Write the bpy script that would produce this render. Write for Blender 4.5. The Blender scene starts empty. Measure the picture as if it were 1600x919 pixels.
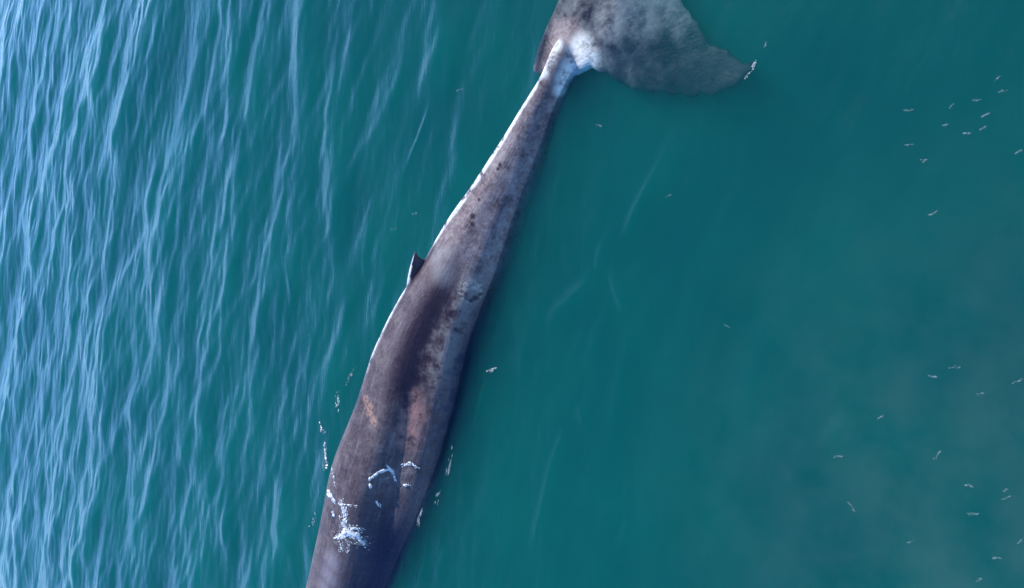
import bpy, bmesh, math, random
import numpy as np
from mathutils import Vector, Matrix
from mathutils.bvhtree import BVHTree

random.seed(7)
rng = np.random.default_rng(11)
scene = bpy.context.scene
COL = scene.collection

# ------------------------------------------------------------------ camera
W0, H0 = 1600.0, 919.0            # size of the photograph, used to talk about places
HFOV = math.radians(56.0)
TILT = math.radians(49.0)         # off the vertical, leaning towards the left of the picture
CAM_H = 12.4
CAM = Vector((0.0, 0.0, CAM_H))
RIGHT = Vector((math.cos(TILT), 0.0, -math.sin(TILT)))
UP = Vector((0.0, 1.0, 0.0))
BACK = RIGHT.cross(UP)
cd = bpy.data.cameras.new('camera')
cam = bpy.data.objects.new('camera', cd)
COL.objects.link(cam)
cam.matrix_world = Matrix(((RIGHT.x, UP.x, BACK.x, CAM.x), (RIGHT.y, UP.y, BACK.y, CAM.y),
                           (RIGHT.z, UP.z, BACK.z, CAM.z), (0, 0, 0, 1)))
cd.sensor_fit = 'HORIZONTAL'
cd.angle = HFOV
cd.clip_start = 0.1
cd.clip_end = 5000.0
scene.camera = cam

# ------------------------------------------------------------------ sky and sun
SUN_EL = math.radians(41.0)
SUN_AZ = Vector((-0.60, 0.80))    # the side the sun stands on (picture: upper left)
SUN_AZ.normalize()
world = bpy.data.worlds.new('World')
scene.world = world
world.use_nodes = True
wn = world.node_tree
wn.nodes.clear()
wout = wn.nodes.new('ShaderNodeOutputWorld')
bg = wn.nodes.new('ShaderNodeBackground')
sky = wn.nodes.new('ShaderNodeTexSky')
sky.sky_type = 'NISHITA'
sky.sun_disc = False
sky.sun_elevation = SUN_EL
sky.dust_density = 0.1
sky.air_density = 0.85
sky.ozone_density = 10.0
sky.altitude = 1500.0
sky.sun_rotation = math.atan2(SUN_AZ.x, SUN_AZ.y)
bg.inputs['Strength'].default_value = 0.13
wn.links.new(sky.outputs['Color'], bg.inputs['Color'])
wn.links.new(bg.outputs['Background'], wout.inputs['Surface'])

sd = bpy.data.lights.new('sun', 'SUN')
sd.energy = 2.65
sd.angle = math.radians(0.5)
sd.color = (1.0, 0.95, 0.88)
sun = bpy.data.objects.new('sun', sd)
COL.objects.link(sun)
sdir = Vector((SUN_AZ.x * math.cos(SUN_EL), SUN_AZ.y * math.cos(SUN_EL), math.sin(SUN_EL)))
sun.rotation_euler = sdir.to_track_quat('Z', 'Y').to_euler()

vs = scene.view_settings
vs.view_transform = 'Standard'
vs.look = 'None'
vs.gamma = 1.0
vs.use_curve_mapping = False
vs.exposure = 1.08
scene.render.engine = 'CYCLES'
scene.cycles.max_bounces = 8
scene.cycles.volume_bounces = 1
scene.cycles.use_denoising = True

# ------------------------------------------------------------------ helpers
F = (W0 / 2) / math.tan(HFOV / 2)


def ray(px, py):
    return (RIGHT * (px - W0 / 2) + UP * (H0 / 2 - py) - BACK * F).normalized()


def at(px, py, z=0.0):
    """The point of the level plane z that shows at a place of the photograph."""
    d = ray(px, py)
    return CAM + d * ((z - CAM.z) / d.z)


def size_at(p):
    """Metres per photograph pixel at a point."""
    return (CAM - p).dot(BACK) / F


class N:
    """Small node builder."""
    def __init__(self, name):
        self.m = bpy.data.materials.new(name)
        self.m.use_nodes = True
        self.t = self.m.node_tree
        self.t.nodes.clear()
        self.out = self.t.nodes.new('ShaderNodeOutputMaterial')

    def add(self, kind, **kw):
        n = self.t.nodes.new('ShaderNode' + kind)
        ins = kw.pop('ins', {})
        for k, v in kw.items():
            setattr(n, k, v)
        for k, v in ins.items():
            s = n.inputs[k]
            if isinstance(v, bpy.types.NodeSocket):
                self.t.links.new(v, s)
            else:
                s.default_value = v
        return n

    def math(self, op, a, b=0.0, clamp=False):
        return self.add('Math', operation=op, use_clamp=clamp, ins={0: a, 1: b}).outputs[0]

    def ramp(self, v, pts):
        r = self.add('ValToRGB', ins={'Fac': v})
        e = r.color_ramp.elements
        while len(e) < len(pts):
            e.new(0.5)
        for q, (p, c) in zip(e, pts):
            q.position = p
            q.color = c if len(c) == 4 else (*c, 1)
        return r.outputs['Color']

    def step(self, v, lo, hi):
        return self.add('MapRange', interpolation_type='SMOOTHSTEP',
                        ins={'Value': v, 'From Min': lo, 'From Max': hi}).outputs['Result']

    def mix(self, f, a, b):
        n = self.add('Mix', data_type='RGBA', ins={0: f, 6: a, 7: b})
        return n.outputs[2]

    def noise(self, vec, scale, detail=3.0, rough=0.55):
        return self.add('TexNoise', ins={'Vector': vec, 'Scale': scale, 'Detail': detail, 'Roughness': rough}).outputs['Fac']


def smooth(me):
    me.polygons.foreach_set('use_smooth', np.ones(len(me.polygons), dtype=bool))


def catmull(xs, pts, t):
    """Smooth interpolation of a table (monotone xs) at t."""
    pts = np.asarray(pts, float)
    i = int(np.clip(np.searchsorted(xs, t) - 1, 0, len(xs) - 2))
    u = (t - xs[i]) / (xs[i + 1] - xs[i])
    p1, p2 = pts[i], pts[i + 1]
    p0 = pts[i - 1] if i > 0 else 2 * p1 - p2
    p3 = pts[i + 2] if i + 2 < len(pts) else 2 * p2 - p1
    return 0.5 * ((2 * p1) + (-p0 + p2) * u + (2 * p0 - 5 * p1 + 4 * p2 - p3) * u * u + (-p0 + 3 * p1 - 3 * p2 + p3) * u ** 3)


# ------------------------------------------------------------------ water
def water_material():
    n = N('sea_water')
    g = n.add('NewGeometry').outputs['Position']
    st = n.add('Mapping', ins={'Vector': g, 'Scale': (1.0, 0.30, 1.0), 'Rotation': (0, 0, math.radians(24))}).outputs[0]
    r1 = n.noise(st, 5.0, 4.0, 0.6)
    r2 = n.noise(st, 1.6, 3.0, 0.5)
    r3 = n.noise(st, 15.0, 2.0, 0.6)
    hgt = n.math('ADD', n.math('ADD', n.math('MULTIPLY', r1, 0.7), r2), n.math('MULTIPLY', r3, 0.28))
    bump = n.add('Bump', ins={'Height': hgt, 'Strength': 0.5, 'Distance': 0.05}).outputs['Normal']
    inc = n.add('NewGeometry').outputs['Incoming']
    cs = n.math('ABSOLUTE', n.add('VectorMath', operation='DOT_PRODUCT', ins={0: inc, 1: bump}).outputs['Value'])
    fr = n.math('ADD', n.math('MULTIPLY', n.math('POWER', n.math('SUBTRACT', 1.0, cs, True), 5.0), 0.98), 0.02)
    gl = n.add('BsdfGlossy', ins={'Color': (1, 1, 1, 1), 'Roughness': 0.15, 'Normal': bump}).outputs[0]
    patch = n.noise(g, 0.33, 3.0, 0.5)
    tint = n.ramp(patch, [(.35, (.84, .90, .95)), (.62, (1, 1, 1))])
    tr = n.add('BsdfTransparent', ins={'Color': tint}).outputs[0]
    # a weak, uneven pale diffuse layer, strongest to the lower right
    dist = n.add('VectorMath', operation='DISTANCE', ins={0: g, 1: tuple(at(1640, 960))}).outputs['Value']
    pale_layer = n.math('MULTIPLY', n.step(dist, 7.5, 0.5), n.math('MULTIPLY', n.step(n.noise(g, 0.9, 4.0, .6), .2, .75), 0.05))
    df = n.add('BsdfDiffuse', ins={'Color': (.42, .50, .48, 1)}).outputs[0]
    tr = n.add('MixShader', ins={0: pale_layer, 1: tr, 2: df}).outputs[0]
    mx = n.add('MixShader', ins={0: fr, 1: tr, 2: gl}).outputs[0]
    vsct = n.add('VolumeScatter', ins={'Color': (0.02, 0.94, 0.76, 1), 'Density': 0.45, 'Anisotropy': -0.18}).outputs[0]
    vabs = n.add('VolumeAbsorption', ins={'Color': (0.0, 0.45, 0.49, 1), 'Density': 1.35}).outputs[0]
    va = n.add('AddShader', ins={0: vsct, 1: vabs}).outputs[0]
    n.t.links.new(mx, n.out.inputs['Surface'])
    n.t.links.new(va, n.out.inputs['Volume'])
    return n.m


def axis(lo, hi, step, far_lo, far_hi):
    core = np.arange(lo, hi + step / 2, step)
    a, d, left = lo, step, []
    while a > far_lo:
        d *= 1.35
        a -= d
        left.append(a)
    a, d, right = core[-1], step, []
    while a < far_hi:
        d *= 1.35
        a += d
        right.append(a)
    return np.concatenate([left[::-1], core, right])


GX = axis(-58.0, -4.0, 0.045, -400, 400)
GY = axis(-14.0, 14.0, 0.06, -400, 400)


def build_heights():
    X, Y = np.meshgrid(GX, GY, indexing='xy')
    ampl = 0.45 + 0.55 * (1 / (1 + np.exp((X + 18.3) / 3.0)))      # calmer on the right
    edge = np.exp(-np.maximum(0, np.abs(Y) - 13.5) ** 2 / 4) * np.exp(-np.maximum(0, -57.5 - X) ** 2 / 6) * np.exp(-np.maximum(0, X + 4.5) ** 2 / 4)
    Z = np.zeros_like(X)
    for i in range(70):
        lam = 0.35 * (8.0 ** rng.random())
        th = rng.normal(math.radians(-24), math.radians(18))
        k = 2 * math.pi / lam
        a = 0.0019 * lam ** 0.9
        Z += a * np.cos(k * (X * math.cos(th) + Y * math.sin(th)) + rng.random() * 6.283)
    Z *= 0.08 + 0.92 * ampl
    # single sharp-crested wavelets
    strokes = []
    while len(strokes) < 1750:
        cx, cy = rng.uniform(-58, -4), rng.uniform(-14, 14)
        dens = 0.17 + 0.83 / (1 + math.exp((cx + 16.2) / 2.6))
        if rng.random() > dens:
            continue
        w = 0.075 * 4.4 ** rng.random() * (1 + 1.2 / (1 + math.exp((cx + 30) / 5)))
        L = w * rng.uniform(6, 19)
        A = w * rng.uniform(0.05, 0.21) * (1 - .35 / (1 + math.exp((cx + 36) / 5))) * (0.75 + 0.25 * dens)
        th = rng.normal(math.radians(-13 - 22 / (1 + math.exp((cx + 26) / 5))), math.radians(13))      # the crest leans to the right going up
        strokes.append((cx, cy, w, L, A, th))
    # the few wavelets seen on the calm side: two ends in the picture, half width
    for x0, y0, x1, y1, w in [(980, 360, 1038, 240, .09), (862, 500, 905, 445, .10), (975, 482, 955, 425, .07), (838, 830, 862, 730, .08), (1298, 695, 1328, 655, .13),
                              (905, 640, 922, 665, .06), (870, 720, 880, 680, .07), (690, 905, 700, 865, .07), (655, 915, 668, 862, .08), (715, 780, 722, 735, .07),
                              (975, 850, 980, 810, .06), (640, 260, 670, 180, .07), (935, 420, 945, 385, .05), (745, 660, 760, 600, .09)]:
        a, b = at(x0, y0), at(x1, y1)
        c = (a + b) / 2
        d = b - a if b.y > a.y else a - b
        strokes.append((c.x, c.y, w, d.length * 1.15, w * (.85 if x0 < 1200 else .45), math.atan2(-d.x, d.y)))
    for cx, cy, w, L, A, th in strokes:
        c1, c2 = rng.normal(0, 0.06), rng.normal(0, 0.05)
        ph = rng.random() * 6.283
        R = L * .6 + 0.3
        x0, x1 = np.searchsorted(GX, [cx - 0.5 * R - 4 * w, cx + 0.5 * R + 6 * w])
        y0, y1 = np.searchsorted(GY, [cy - R, cy + R])
        if x1 <= x0 or y1 <= y0:
            continue
        lx, ly = X[y0:y1, x0:x1] - cx, Y[y0:y1, x0:x1] - cy
        v = -math.sin(th) * lx + math.cos(th) * ly
        u = math.cos(th) * lx + math.sin(th) * ly
        u = u - c1 * v * v / L - 0.3 * w * np.sin(v * 3.2 + ph) - c2 * np.sin(v * 1.4 + ph)
        e = np.exp(-(v / (0.5 * L)) ** 4) * (0.75 + 0.25 * np.sin(v * 3.1 / (L ** .5) + ph * 2))
        prof = np.where(u < 0, np.exp(-(u / (1.25 * w)) ** 2), np.exp(-np.abs(u) / (2.2 * w)))
        fit = np.exp(-np.maximum(0, np.abs(u) / (5 * w) - .6) ** 2 * 12)
        Z[y0:y1, x0:x1] += A * e * prof * fit
    return X, Y, Z * edge


def build_water():
    X, Y, Z = build_heights()
    ny, nx = X.shape
    v = np.stack([X, Y, Z], -1).reshape(-1, 3)
    idx = np.arange(nx * ny).reshape(ny, nx)
    q = np.stack([idx[:-1, :-1], idx[:-1, 1:], idx[1:, 1:], idx[1:, :-1]], -1).reshape(-1, 4)
    rim = np.concatenate([idx[0, :], idx[1:, -1], idx[-1, -2::-1], idx[-2:0:-1, 0]])
    low = v[rim].copy()
    low[:, 2] = -14.0
    b = len(v) + np.arange(len(rim))
    side = np.stack([np.roll(rim, -1), rim, b, np.roll(b, -1)], -1)
    v = np.concatenate([v, low])
    nq = np.concatenate([q, side])
    nl = len(nq) * 4 + len(b)
    me = bpy.data.meshes.new('sea_water')
    me.vertices.add(len(v))
    me.vertices.foreach_set('co', v.astype(np.float32).ravel())
    me.loops.add(nl)
    me.loops.foreach_set('vertex_index', np.concatenate([nq.ravel(), b[::-1]]).astype(np.int32))
    me.polygons.add(len(nq) + 1)
    me.polygons.foreach_set('loop_start', np.concatenate([np.arange(len(nq)) * 4, [len(nq) * 4]]).astype(np.int32))
    me.update(calc_edges=True)
    sm = np.zeros(len(nq) + 1, dtype=bool)
    sm[:len(q)] = True
    me.polygons.foreach_set('use_smooth', sm)
    me.materials.append(water_material())
    o = bpy.data.objects.new('sea_water', me)
    COL.objects.link(o)
    o['kind'] = 'structure'
    return o, X, Y, Z


water, WX, WY, WZ = build_water()


def seabed():
    n = N('dark_seabed')
    g = n.add('NewGeometry').outputs['Position']
    c = n.ramp(n.noise(g, 0.15, 4), [(0.3, (.06, .06, .05)), (0.7, (.12, .11, .09))])
    p = n.add('BsdfPrincipled', ins={'Base Color': c, 'Roughness': 0.9}).outputs[0]
    n.t.links.new(p, n.out.inputs['Surface'])
    me = bpy.data.meshes.new('seabed')
    s = 600
    me.from_pydata([(-s, -s, -15), (s, -s, -15), (s, s, -15), (-s, s, -15)], [], [(0, 1, 2, 3)])
    me.materials.append(n.m)
    o = bpy.data.objects.new('seabed', me)
    COL.objects.link(o)
    o['kind'] = 'structure'


seabed()

# ------------------------------------------------------------------ whale
# stations along the back: picture place of the axis, half width in picture pixels, depth of the axis in radii, roll of the back to the left
ST = [
    # px    py    hw   zc     roll  tall
    (921, 5, 7, -0.42, 2, 1.0),
    (905, 45, 14, -0.26, 8, 1.1),
    (886, 88, 21, 0.02, 16, 1.25),
    (868, 131, 20, 0.03, 24, 1.3),
    (843, 181, 23, 0.02, 32, 1.3),
    (814, 251, 32, -0.03, 38, 1.25),
    (785, 312, 41, -0.05, 41, 1.15),
    (757, 374, 54, -0.08, 42, 1.08),
    (728, 441, 63, -0.10, 42, 1.04),
    (699, 508, 77, -0.15, 40, 1.0),
    (680, 571, 87, -0.22, 37, 1.0),
    (655, 656, 93, -0.28, 32, 0.98),
    (625, 747, 102, -0.42, 27, 0.96),
    (600, 822, 97, -0.50, 23, 0.95),
    (574, 898, 93, -0.58, 20, 0.92),
    (542, 983, 84, -0.78, 16, 0.88),
    (521, 1072, 65, -1.00, 12, 0.85),
    (500, 1162, 44, -0.92, 10, 0.80),
    (481, 1236, 15, -0.85, 8, 0.8),
]


def station_tables():
    P, Rr, roll, tall = [], [], [], []
    for px, py, hw, zc, ro, ta in ST:
        p = at(px, py, zc)
        P.append(p)
        Rr.append(hw * size_at(p))
        roll.append(math.radians(ro))
        tall.append(ta)
    d = [0.0]
    for a, b in zip(P, P[1:]):
        d.append(d[-1] + (b - a).length)
    return np.array(d), np.array([tuple(p) for p in P]), np.array(Rr), np.array(roll), np.array(tall)


SD, SP, SR, SROLL, STALL = station_tables()


def frame_at(s):
    p = Vector(catmull(SD, SP, s))
    t = (Vector(catmull(SD, SP, min(s + .05, SD[-1]))) - Vector(catmull(SD, SP, max(s - .05, 0)))).normalized()   # towards the head
    side = t.cross(Vector((0, 0, 1))).normalized()          # the side seen on the left of the picture?
    if side.x > 0:
        side = -side
    up = side.cross(t)
    if up.z < 0:
        up = -up
    ro = 0.9 * float(np.interp(s, SD, SROLL))
    dorsal = (up * math.cos(ro) + side * math.sin(ro)).normalized()
    flank = (side * math.cos(ro) - up * math.sin(ro)).normalized()      # left flank
    return p, t, dorsal, flank


def loop_mesh(bm, rings, cap=True):
    vr = [[bm.verts.new(c) for c in r] for r in rings]
    m = len(vr[0])
    for a, b in zip(vr, vr[1:]):
        for j in range(m):
            bm.faces.new((a[j], a[(j + 1) % m], b[(j + 1) % m], b[j]))
    if cap:
        bm.faces.new(vr[0][::-1])
        bm.faces.new(vr[-1])


def body_ring(s, m=56):
    p, t, dor, fl = frame_at(s)
    r = float(catmull(SD, SR, s))
    tall = float(np.interp(s, SD, STALL))
    k = s / SD[-1]
    ridge = float(np.interp(k, [0, .1, .2, .38, .5, .62, .75, 1], [.05, .10, .14, .14, .12, .07, .03, .0]))
    dip = float(np.interp(k, [0, .12, .25, .38, .5, .62, .72, 1], [0, .03, .08, .15, .17, .06, .0, .0]))
    bulge = float(np.interp(k, [0, .2, .35, .5, .65, 1], [0, .02, .05, .015, .0, 0]))
    out = []
    for j in range(m):
        th = 2 * math.pi * j / m
        a = abs((th + math.pi) % (2 * math.pi) - math.pi)
        rr = r * (1 + ridge * math.exp(-(a / .26) ** 2) - dip * math.exp(-((a - 1.18) / .34) ** 2) + bulge * math.exp(-((a - 1.85) / .42) ** 2))
        c, sn = math.cos(th), math.sin(th)
        out.append(p + dor * (rr * c * (tall if c > 0 else tall * 0.95)) + fl * (rr * sn))
    return out


def lens(le, te, nrm, th, m=14):
    ring = []
    for j in range(m):
        a = 2 * math.pi * j / m
        x = 0.5 - 0.5 * math.cos(a)
        prof = math.sin(a) * (1.0 - 0.45 * x)
        ring.append(le.lerp(te, x) + nrm * (th * 0.5 * prof))
    return ring


ROOT = (890.0, 85.0)


def fluke_pt(a, b, z):
    return at(ROOT[0] + a * .92 + b * .38, ROOT[1] + a * .38 - b * .92, z)


def fluke_tables():
    aa = [-40, 0, 25, 43, 70, 97, 130, 162, 200, 232, 255, 270, 278]
    le = [-50, -45, -27, -8, -9, -14, -11, -2, 9, 25, 46, 72, 94]
    te = [150, 162, 176, 184, 188, 176, 154, 124, 106, 101, 100, 100, 101]
    return aa, le, te


def whale_mesh():
    bm = bmesh.new()
    n = 130
    loop_mesh(bm, [body_ring(SD[-1] * i / n) for i in range(n + 1)])
    # right blade of the tail, lying nearly flat just under the surface
    aa, le, te = fluke_tables()
    rings = []
    for i in range(60):
        a = aa[0] + (aa[-1] - aa[0]) * (i / 59) ** 0.9
        u = max(0, a) / 278
        z = -0.01 - 0.10 * min(1.0, u * 5) - 0.09 * min(1.0, u * 1.6)
        b0, b1 = float(np.interp(a, aa, le)), float(np.interp(a, aa, te))
        if 30 < a < 270:
            b0 += 2.2 * math.sin(a * .21) + 1.6 * math.sin(a * .47 + 1)
            b1 += 4.0 * math.sin(a * .11 + 2) + 1.6 * math.sin(a * .31)
        p0, p1 = fluke_pt(a, b0, z), fluke_pt(a, b1, z - 0.05)
        rings.append(lens(p0, p1, Vector((0, 0, 1)), 0.36 * (1 - u) ** 1.4 + 0.09))
    loop_mesh(bm, rings)
    # left blade, drooping steeply (the tail is twisted)
    c = fluke_pt(0, 60, -0.15)
    ax = (fluke_pt(0, 160, -0.15) - fluke_pt(0, 0, -0.15)).normalized()
    lat = Vector((0, 0, 1)).cross(ax)
    if lat.x > 0:
        lat = -lat
    lat.normalize()
    dr = math.radians(56)
    lat2 = (lat * math.cos(dr) + Vector((0, 0, -1)) * math.sin(dr)).normalized()
    nr = lat2.cross(ax).normalized()
    k = size_at(c)
    c0 = fluke_pt(0, 0, -0.42)
    rings = []
    for i in range(26):
        a = -20 + 298 * (i / 25) ** 0.9
        u = max(0, a) / 278
        b0, b1 = float(np.interp(a, aa, le)) + 18, float(np.interp(a, aa, te))
        p0 = c0 + lat2 * (a * k) + ax * (b0 * k)
        p1 = c0 + lat2 * (a * k) + ax * (b1 * k)
        rings.append(lens(p0, p1, nr, 0.28 * (1 - u) + 0.09))
    loop_mesh(bm, rings)
    # dorsal fin: low, hooked, pointing back
    sfin = float(np.interp(430, [q[1] for q in ST], SD))
    p, t, dor, fl = frame_at(sfin)
    R = float(catmull(SD, SR, sfin))
    hs = [-.28, -.08, .0, .08, .15, .21, .255, .28]
    x_le = [2.3, 1.8, 1.45, 1.15, .88, .60, .32, .02]      # along the body, + towards the head
    x_te = [.06, .03, .0, -.03, -.06, -.10, -.15, -.20]
    th = [.36, .34, .31, .27, .24, .21, .18, .15]
    rings = []
    for h, l, e, w in zip(hs, x_le, x_te, th):
        base = p + t * 0.05 + dor * (R * 1.15 + h)
        rings.append(lens(base + t * l, base + t * e, fl, w))
    loop_mesh(bm, rings)
    # flippers, swept back along the flanks
    for sgn, deep in ((-1, -0.5), (1, -0.6)):
        sf = float(np.interp(905, [q[1] for q in ST], SD))
        p, t, dor, fl = frame_at(sf)
        R = float(catmull(SD, SR, sf))
        root = p + fl * (sgn * R * 0.72) + dor * (-R * 0.45)
        dirv = (fl * (sgn * 0.52) - t * 0.80 - dor * 0.25).normalized()
        ch = (t - dirv * t.dot(dirv)).normalized()
        nrm = dirv.cross(ch).normalized()
        rings = []
        for i in range(16):
            u = i / 15
            c = root + dirv * (-0.2 + 2.1 * u)
            wd = 0.34 * (1 - 0.12 * u) * math.sqrt(max(0.03, 1 - u ** 3))
            c = c - ch * (0.22 * u * u)
            rings.append(lens(c + ch * wd, c - ch * wd, nrm, 0.20 * (1 - u) + 0.08))
        loop_mesh(bm, rings)
    bmesh.ops.recalc_face_normals(bm, faces=bm.faces)
    me = bpy.data.meshes.new('whale_parts')
    bm.to_mesh(me)
    bm.free()
    tmp = bpy.data.objects.new('whale_parts', me)
    COL.objects.link(tmp)
    r = tmp.modifiers.new('remesh', 'REMESH')
    r.mode = 'VOXEL'
    r.voxel_size = 0.034
    s = tmp.modifiers.new('smooth', 'SMOOTH')
    s.factor = 0.5
    s.iterations = 6
    dg = bpy.context.evaluated_depsgraph_get()
    out = bpy.data.meshes.new_from_object(tmp.evaluated_get(dg))
    bpy.data.objects.remove(tmp)
    bpy.data.meshes.remove(me)
    out.name = 'whale'
    smooth(out)
    return out


def along_of(py):
    return float(np.interp(py, [q[1] for q in ST], SD)) / SD[-1]


def body_coords(me):
    """Two smooth attributes along the skin: distance along the body and the angle round it (0 on the ridge), for the skin pattern."""
    nv = len(me.vertices)
    co = np.empty(nv * 3, dtype=np.float32)
    me.vertices.foreach_get('co', co)
    co = co.reshape(-1, 3)
    ss = np.linspace(0, SD[-1], 400)
    fr = [frame_at(s) for s in ss]
    P = np.array([tuple(f[0]) for f in fr])
    D = np.array([tuple(f[2]) for f in fr])
    Fl = np.array([tuple(f[3]) for f in fr])
    Rr = np.array([float(catmull(SD, SR, s)) for s in ss])
    best = np.empty(nv, dtype=int)
    for a in range(0, nv, 20000):
        d = ((co[a:a + 20000, None, :] - P[None]) ** 2).sum(-1)
        best[a:a + 20000] = d.argmin(1)
    rel = co - P[best]
    dd = (rel * D[best]).sum(1)
    ff = (rel * Fl[best]).sum(1)
    ang = np.arctan2(-ff, dd)           # + on the flank that faces the camera
    dist = np.sqrt(dd ** 2 + ff ** 2)
    far = dist / np.maximum(Rr[best], .05)
    nrm = np.empty(nv * 3, dtype=np.float32)
    me.vertices.foreach_get('normal', nrm)
    nrm = nrm.reshape(-1, 3)
    T = np.array([tuple(f[1]) for f in fr])
    k = ss[best] / SD[-1]
    fin = np.clip((dd / np.maximum(Rr[best], .05) - 1.10) / .06, 0, 1) * np.clip((k - along_of(400)) / .006, 0, 1) * np.clip((along_of(480) - k) / .012, 0, 1)
    rim = np.clip((dd / np.maximum(Rr[best], .05) - 1.16) / .06, 0, 1) * (fin > 0) * np.clip(((nrm * D[best]).sum(1) - .30) / .25, 0, 1) * np.clip(((nrm * T[best]).sum(1) + .15) / .15, 0, 1)  # mask for the highlight painted on the fin's leading edge
    o = np.array(fluke_pt(0, 0, -.1))
    bk = np.array((fluke_pt(0, 160, -.1) - fluke_pt(0, 0, -.1)).normalized())
    tail = np.clip(((co - o) @ bk + .75) / .3, 0, 1) * np.clip((dist - .36) / .2, 0, 1)
    for name, val in (('along', ss[best] / SD[-1]), ('around', ang), ('reach', far), ('tail', tail), ('fin', fin), ('rim', rim)):
        at_ = me.attributes.new(name, 'FLOAT', 'POINT')
        at_.data.foreach_set('value', val.astype(np.float32))


def skin_material(spot_at):
    n = N('whale_skin')
    g = n.add('TexCoord').outputs['Object']
    al = n.add('Attribute', attribute_name='along').outputs['Fac']
    ar = n.add('Attribute', attribute_name='around').outputs['Fac']
    rc = n.add('Attribute', attribute_name='reach').outputs['Fac']
    big = n.noise(g, 0.9, 4, .6)
    mid = n.noise(g, 3.2, 5, .62)
    fine = n.noise(g, 14.0, 4, .6)
    mul = lambda *v: v[0] if len(v) == 1 else n.math('MULTIPLY', v[0], mul(*v[1:]))

    def band(v, lo, hi, soft):
        return mul(n.step(v, lo - soft, lo + soft), n.step(v, hi + soft, hi - soft))

    def spot(px, py, r, soft=.5, wobble=.35):
        """a patch of skin round one place, with an uneven edge; r in metres"""
        d = n.add('VectorMath', operation='DISTANCE', ins={0: g, 1: spot_at(px, py)}).outputs['Value']
        d = n.math('ADD', d, mul(n.math('SUBTRACT', fine, .5), wobble * 2 * r))
        d = n.math('ADD', d, mul(n.math('SUBTRACT', mid, .5), wobble * 2 * r))
        return n.step(d, r * (1 + soft), r * (1 - soft))

    def spots(lst):
        f = spot(*lst[0])
        for q in lst[1:]:
            f = n.math('MAXIMUM', f, spot(*q))
        return f

    wob = mul(n.math('SUBTRACT', mid, .5), .9)
    arw = n.math('ADD', ar, wob)
    alw = n.math('ADD', al, mul(wob, .06))
    base = n.ramp(n.math('ADD', mul(big, .5), mul(mid, .5)),
                  [(.32, (.050, .036, .044)), (.5, (.125, .096, .102)), (.68, (.235, .195, .195))])
    base = n.mix(mul(n.step(fine, .52, .70), .25), base, (.33, .295, .29, 1))
    base = n.mix(mul(n.step(fine, .46, .30), .32), base, (.05, .042, .058, 1))
    base = n.mix(mul(n.step(alw, along_of(450), along_of(380)), .62), base, n.ramp(n.math('ADD', mul(mid, .6), mul(fine, .4)), [(.36, (.12, .09, .09)), (.5, (.32, .255, .25)), (.62, (.46, .40, .39))]))
    # long scratches and folds running with the body
    st = n.add('CombineXYZ', ins={0: mul(al, 16.0), 1: mul(ar, 7.0), 2: 0.0}).outputs[0]
    scr = n.noise(st, 2.2, 5, .7)
    base = n.mix(mul(n.step(scr, .54, .70), .5), base, (.29, .26, .28, 1))
    base = n.mix(mul(n.step(scr, .45, .32), .6), base, (.055, .045, .065, 1))
    # pale patch on the flank behind the fin
    sad = mul(band(alw, along_of(405), along_of(560), .035), band(arw, 1.32, 2.0, .22), n.step(mid, .34, .56))
    base = n.mix(mul(sad, .75), base, (.31, .285, .265, 1))
    # shade in the hollow beside the ridge, painted as a dusky band
    hollow_shade = mul(band(alw, along_of(418), along_of(620), .035), band(arw, .62, 1.36, .24))
    base = n.mix(mul(hollow_shade, .88), base, (.032, .022, .040, 1))
    # blue black head and lower flank: dark skin plus the flank's shade, painted
    nv = mul(n.step(alw, along_of(380), along_of(520)), n.step(arw, 1.55, 2.05))
    nv = n.math('MAXIMUM', nv, mul(n.step(alw, along_of(680), along_of(800)), n.step(arw, .45, 1.4)))
    base = n.mix(mul(nv, .92), base, (.018, .026, .066, 1))
    # blotches
    red = spots([(646, 645, .28, 1.0, .5), (638, 676, .28, 1.0, .5), (630, 694, .12, .9, .6), (648, 616, .12, .9, .6)])
    base = n.mix(mul(red, n.step(mid, .34, .58), .85), base, (.42, .23, .20, 1))
    ora = spots([(577, 640, .16, .7), (584, 658, .12, .7), (572, 625, .1, .8)])
    base = n.mix(mul(ora, n.step(fine, .38, .58), .75), base, (.52, .32, .24, 1))
    pal = spots([(690, 425, .25, .8), (683, 400, .2, .8), (700, 395, .15, .8)])
    base = n.mix(mul(pal, .5), base, (.36, .35, .35, 1))
    hd = spots([(518, 878, .24, 1.0, .5), (513, 900, .26, 1.0, .5), (508, 922, .24, 1.0, .5)])
    base = n.mix(mul(hd, .45), base, (.42, .40, .47, 1))
    # crusty ring on the flank, dark pits along the ridge
    ring = n.math('SUBTRACT', spot(735, 455, .27, .25, .25), spot(737, 462, .15, .3, .3), True)
    base = n.mix(mul(ring, n.step(fine, .42, .56), .8), base, (.46, .42, .37, 1))
    pits = spots([(781, 258, .05, .5), (778, 264, .04, .5), (739, 338, .06, .5), (738, 350, .045, .5), (748, 312, .035, .5), (742, 466, .06, .6), (750, 460, .045, .6), (737, 470, .05, .6)])
    base = n.mix(mul(pits, .85), base, (.03, .022, .03, 1))
    # sunlit rim highlight, painted pale along the ridge and the edge of the fin
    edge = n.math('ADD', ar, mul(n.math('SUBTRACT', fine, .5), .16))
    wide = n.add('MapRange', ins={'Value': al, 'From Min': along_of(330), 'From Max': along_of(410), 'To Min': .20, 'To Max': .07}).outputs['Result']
    ridge_shine = mul(band(al, along_of(118), along_of(600), .02), n.step(n.math('ADD', mid, mul(fine, .5)), .60, .78), n.step(edge, -.95, -.8), n.step(n.math('SUBTRACT', edge, wide), .05, -.05))
    base = n.mix(mul(ridge_shine, .92), base, (.78, .82, .83, 1))
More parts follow.
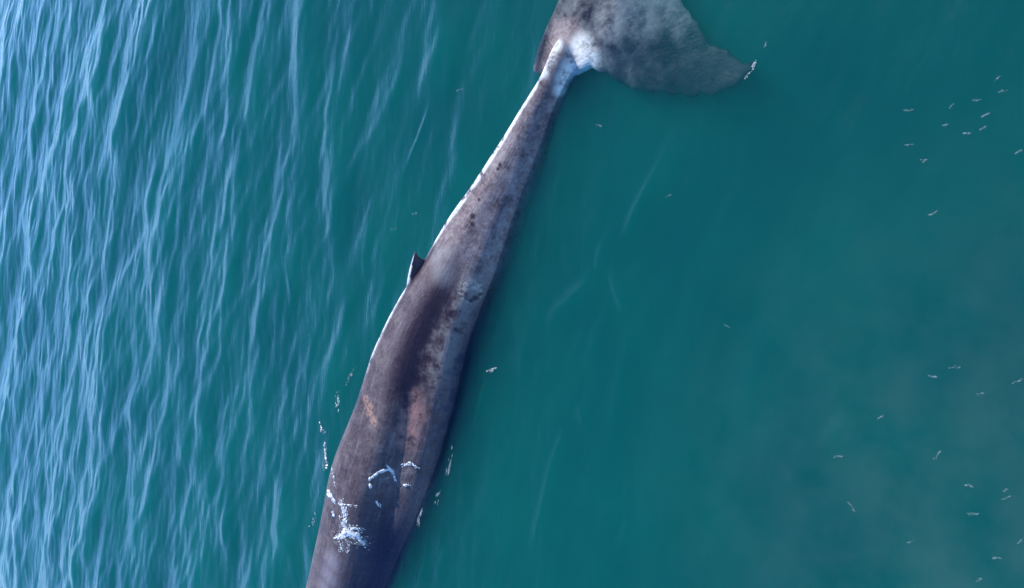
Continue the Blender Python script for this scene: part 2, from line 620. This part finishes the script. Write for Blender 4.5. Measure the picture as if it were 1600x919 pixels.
    # the fin: dark face
    base = n.mix(mul(n.add('Attribute', attribute_name='fin').outputs['Fac'], .95), base, (.050, .030, .040, 1))
    base = n.mix(mul(n.add('Attribute', attribute_name='rim').outputs['Fac'], .95), base, (.78, .82, .83, 1))  # sunlit leading edge, painted in near white
    # white scarred skin at the root of the tail, parted by the dark ridge
    wt = spots([(868, 72, .14, .5), (860, 92, .13, .5), (850, 112, .12, .5), (908, 74, .25, .5), (916, 94, .28, .45), (898, 108, .24, .5),
                (886, 122, .19, .6), (878, 140, .14, .6)])
    wt = mul(wt, n.step(n.math('ADD', mid, mul(fine, .6)), .50, .92))
    # the tail blades: mottled slate, darker towards the tip
    fk = n.add('Attribute', attribute_name='tail').outputs['Fac']
    fk = n.math('MAXIMUM', fk, n.step(al, along_of(70), along_of(35)))
    fcol = n.ramp(n.math('ADD', mul(n.noise(g, 1.3, 5, .65), .7), mul(mid, .3)),
                  [(.40, (.016, .022, .040)), (.50, (.065, .075, .095)), (.62, (.20, .215, .225))])
    fcol = n.mix(mul(spots([(1140, 112, 1.0, .6, .25), (1085, 125, .75, .7, .3), (1040, 85, .30, .8, .4), (1015, 132, .45, .8, .3), (968, 120, .25, .9, .3), (870, 30, .3, .8, .3)]), .85), fcol, (.007, .011, .026, 1))
    fcol = n.mix(mul(spots([(890, 20, .45, .9, .3), (955, 35, .45, .9, .3), (1010, 25, .35, .9, .4), (1060, 20, .3, .9, .3)]), n.step(mid, .34, .64), .6), fcol, (.26, .285, .28, 1))
    base = n.mix(fk, base, fcol)
    base = n.mix(wt, base, (.84, .86, .80, 1))
    bump = n.add('Bump', ins={'Height': n.math('ADD', n.math('ADD', mid, mul(fine, .4)), mul(scr, .6)), 'Strength': .5, 'Distance': .05}).outputs['Normal']
    rough = n.add('MapRange', ins={'Value': mid, 'From Min': .3, 'From Max': .7, 'To Min': .22, 'To Max': .45}).outputs['Result']
    p = n.add('BsdfPrincipled', ins={'Base Color': base, 'Roughness': rough, 'Normal': bump, 'IOR': 1.40, 'Specular IOR Level': n.add('MapRange', ins={'Value': fk, 'To Min': .22, 'To Max': .03}).outputs['Result']}).outputs[0]
    n.t.links.new(p, n.out.inputs['Surface'])
    return n.m


wm = whale_mesh()
body_coords(wm)
wv = np.empty(len(wm.vertices) * 3, dtype=np.float32)
wm.vertices.foreach_get('co', wv)
whale_tree = BVHTree.FromPolygons([tuple(c) for c in wv.reshape(-1, 3)], [tuple(p.vertices) for p in wm.polygons])


def skin_place(px, py):
    hit = whale_tree.ray_cast(CAM, ray(px, py))[0]
    if hit is None:
        hit = whale_tree.find_nearest(at(px, py, 0))[0]
    return tuple(hit)


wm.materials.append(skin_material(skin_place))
whale = bpy.data.objects.new('whale', wm)
COL.objects.link(whale)
whale['label'] = 'large grey brown whale at the surface with a small hooked fin and broad tail'
whale['category'] = 'whale'

# ------------------------------------------------------------------ foam
def water_z(p):
    i = int(np.clip(np.searchsorted(GX, p.x), 0, len(GX) - 1))
    j = int(np.clip(np.searchsorted(GY, p.y), 0, len(GY) - 1))
    return float(WZ[j, i])


def surface(px, py):
    """Where whale or water, whichever is higher, lies at a place of the photograph."""
    d = ray(px, py)
    pw = at(px, py, 0)
    pw = Vector((pw.x, pw.y, water_z(pw)))
    hit, nrm, _i, dist = whale_tree.ray_cast(CAM, d)
    if hit is not None and hit.z > pw.z - 0.01:
        return hit, nrm
    return pw, Vector((0, 0, 1))


def foam_material(name, cover):
    n = N(name)
    g = n.add('TexCoord').outputs['Object']
    f = n.noise(g, 22.0, 3, .6)
    c = n.ramp(f, [(.3, (.66, .72, .74)), (.6, (.86, .88, .88))])
    d = n.add('BsdfPrincipled', ins={'Base Color': c, 'Roughness': .45}).outputs[0]
    if cover < 1:
        t = n.add('BsdfTransparent').outputs[0]
        d = n.add('MixShader', ins={0: n.math('MULTIPLY', n.step(f, .30, .62), cover), 1: t, 2: d}).outputs[0]
    n.t.links.new(d, n.out.inputs['Surface'])
    return n.m


WASH = foam_material('wash_foam', .30)
FOAM = foam_material('white_foam', 1)
THIN = foam_material('thin_foam', .075)


def blob(bm, p, nrm, along, a, b, h):
    """One small uneven lump, flattened on its surface."""
    res = bmesh.ops.create_icosphere(bm, subdivisions=1, radius=1.0)
    z = nrm.normalized()
    x = (along - z * along.dot(z))
    x = x.normalized() if x.length > 1e-4 else z.orthogonal().normalized()
    y = z.cross(x)
    for v in res['verts']:
        c = v.co * (1 + random.uniform(-.28, .28))
        v.co = p + x * (c.x * a) + y * (c.y * b) + z * (c.z * h)


FS = 1.0


def foam(name, strokes, label, mat=FOAM, stuff=True, stretch=1.0):
    """strokes: (polyline in picture places, width, lumps per 10 px, lump size in px)"""
    bm = bmesh.new()
    for line, wd, dens, sz in strokes:
        for (x0, y0), (x1, y1) in zip(line, line[1:]):
            L = math.hypot(x1 - x0, y1 - y0)
            for i in range(max(1, int(L * dens / 3 + .5))):
                u = random.random()
                px = x0 + (x1 - x0) * u + random.gauss(0, wd * .45)
                py = y0 + (y1 - y0) * u + random.gauss(0, wd * .45)
                p, nrm = surface(px, py)
                k = size_at(p)
                q, _n2 = surface(px + (x1 - x0) / L * 4, py + (y1 - y0) / L * 4)
                r = FS * .62 * sz * k * random.lognormvariate(0, .5)
                blob(bm, p + nrm * r * .15, nrm, q - p, r * random.uniform(.9, 1.9) * stretch, r * random.uniform(.5, .9), r * random.uniform(.15, .4))
    me = bpy.data.meshes.new(name)
    bm.to_mesh(me)
    bm.free()
    smooth(me)
    me.materials.append(mat)
    o = bpy.data.objects.new(name, me)
    COL.objects.link(o)
    o['label'] = label
    o['category'] = 'foam'
    if stuff:
        o['kind'] = 'stuff'
    return o


foam('splash', [([(538, 796), (536, 822), (545, 832)], 6, 22, 1.2), ([(528, 839), (545, 833), (558, 838)], 7, 34, 1.35), ([(536, 834), (550, 834)], 4, 40, 1.7),
                ([(556, 832), (562, 842), (569, 851)], 3, 26, 1.15), ([(534, 845), (533, 862)], 4, 9, .9), ([(545, 846), (543, 864)], 4, 9, .9),
                ([(532, 780), (537, 800)], 4, 11, 1.0), ([(545, 824), (568, 828)], 5, 11, .9), ([(520, 835), (580, 850)], 14, 5, .7)],
     'bright white splash of water breaking over the left side of the whale head')
foam('foam_film', [([(536, 800), (545, 838)], 14, 1.2, 4.5), ([(530, 845), (570, 850)], 12, 1.2, 4.5), ([(580, 750), (640, 735)], 12, 1.0, 4.0), ([(514, 690), (522, 790)], 6, .8, 3.5)],
     'thin see-through film of bubbles spread round the splash on the whale back', THIN, stretch=1.8)
foam('foam_arc', [([(577, 750), (583, 744), (592, 738)], 2, 9, 1.9), ([(592, 738), (606, 733), (616, 736)], 2.5, 10, 1.9),
                  ([(605, 728), (614, 740), (618, 752)], 2, 6, 1.5), ([(626, 727), (645, 725), (653, 732)], 3, 5, 1.4),
                  ([(632, 757), (642, 758)], 2.5, 7, 1.4), ([(578, 756), (579, 762)], 1.5, 9, 1.8), ([(588, 785), (594, 790)], 3, 10, 1.8)],
     'broken arc of white foam lying across the whale back behind the head')
foam('foam_trail', [([(513, 690), (517, 720), (524, 762)], 2, 3, 1.2), ([(511, 766), (518, 776), (523, 786)], 3, 9, 2.0), ([(520, 800), (521, 806)], 3, 10, 1.8),
                    ([(507, 662), (512, 676)], 4, 4, 1.3), ([(534, 612), (532, 645)], 3, 3, 1.1), ([(545, 600), (556, 575)], 3, 2, 1.0),
                    ([(530, 788), (558, 791)], 2, 4, 1.2), ([(500, 800), (492, 822)], 4, 2, 1.1)],
     'thin trail of white foam specks along the left flank of the whale')
foam('foam_line', [([(708, 700), (700, 735)], 6, .6, 1.6), ([(688, 765), (682, 785)], 4, .8, 1.4),
                   ([(660, 800), (655, 820)], 2, 2.5, 1.8), ([(762, 580), (774, 576)], 2, 5, 1.4)],
     'few faint wisps of thin foam along the right flank of the whale', WASH, stretch=2.6)
foam('tip_foam', [([(1164, 124), (1172, 114), (1178, 106)], 1.5, 4, 1.1), ([(1176, 106), (1182, 97)], 2, 6, 1.4)],
     'short white ripple of foam at the tip of the tail fluke', WASH)

# single pale flecks, thin flat lumps on the calm water
LONE = {(1332, 792): 'lone slanting white fleck on the calm water, lower right of the whale', (719, 140): 'faint fleck on the water left of the narrow tail stock',
        (1197, 70): 'tiny pale fleck just beyond the tip of the tail fluke', (1045, 306): 'tiny round fleck on open water right of the whale, level with its tail stock',
        (1137, 509): 'small faint fleck alone on the open water right of the whale back', (618, 358): 'pale fleck on the water left of the whale, just above its back fin',
        (650, 333): 'small pale speck between the left fleck and the whale tail stock, above the fin', (936, 196): 'small speck on the water right of the narrow tail stock, below the fluke',
        (1421, 847): 'single dim fleck between the lone slanting fleck and the lower right cluster', (1376, 652): 'small faint double fleck right of the pale blue wavelet',
        (1310, 713): 'flat pale fleck just below the pale blue wavelet at right', (1458, 334): 'bright slanting fleck by itself below the upper right cluster'}


def fleck_label(px, py):
    if (px, py) in LONE:
        return LONE[(px, py)]
    if py < 300:
        return 'small pale fleck in the loose cluster on the upper right water'
    if py < 640:
        return 'small flat pale fleck near the right edge, halfway down the water'
    return 'small pale fleck in the loose cluster on the lower right water'


FLECKS = [(1421, 172, 14, 0), (1442, 250, 9, .2), (1420, 226, 12, .1), (1444, 252, 11, .5), (1458, 334, 15, .6), (1560, 121, 13, .7), (1567, 142, 14, .2),
          (1527, 156, 13, .2), (1487, 166, 9, .7), (1478, 196, 10, .3), (1511, 208, 12, 0), (1592, 237, 12, .5), (1536, 200, 12, .6),
          (1459, 588, 14, .1), (1491, 574, 22, .1), (1531, 615, 12, 0), (1590, 596, 18, .3), (1465, 711, 19, .9), (1514, 759, 14, -.3), (1572, 778, 14, .4), (1571, 767, 7, .3),
          (1521, 803, 20, .1), (1558, 872, 17, -.2), (1593, 846, 10, .8), (1531, 906, 13, .5), (1376, 652, 11, .6), (1310, 713, 18, .15),
          (1332, 792, 18, -1.0), (719, 140, 9, .2), (1197, 70, 8, 1.4), (1045, 306, 7, .5), (1137, 509, 8, -.4), (618, 358, 9, .2), (650, 333, 7, .3),
          (1540, 180, 20, .4), (1421, 847, 9, .4), (936, 196, 8, -.3)]
for px, py, ln, an in FLECKS:
    bm = bmesh.new()
    ca, sa = math.cos(an), -math.sin(an)
    for j in range(max(3, int(ln / 3))):
        u = (j / max(2, int(ln / 3) - 1) - .5) * .7 * ln
        p, nrm = surface(px + ca * u + random.gauss(0, .8), py + sa * u + random.gauss(0, .8))
        q, _ = surface(px + ca * (u + 4), py + sa * (u + 4))
        k = size_at(p)
        blob(bm, p + Vector((0, 0, .004)), nrm, q - p, k * random.uniform(2.6, 4.6), k * random.uniform(.9, 1.7), k * .3)
    me = bpy.data.meshes.new('pale_fleck')
    bm.to_mesh(me)
    bm.free()
    smooth(me)
    me.materials.append(THIN)
    o = bpy.data.objects.new('pale_fleck', me)
    COL.objects.link(o)
    o['label'] = fleck_label(px, py)
    o['category'] = 'foam fleck'
    o['group'] = 'pale flecks on the water'
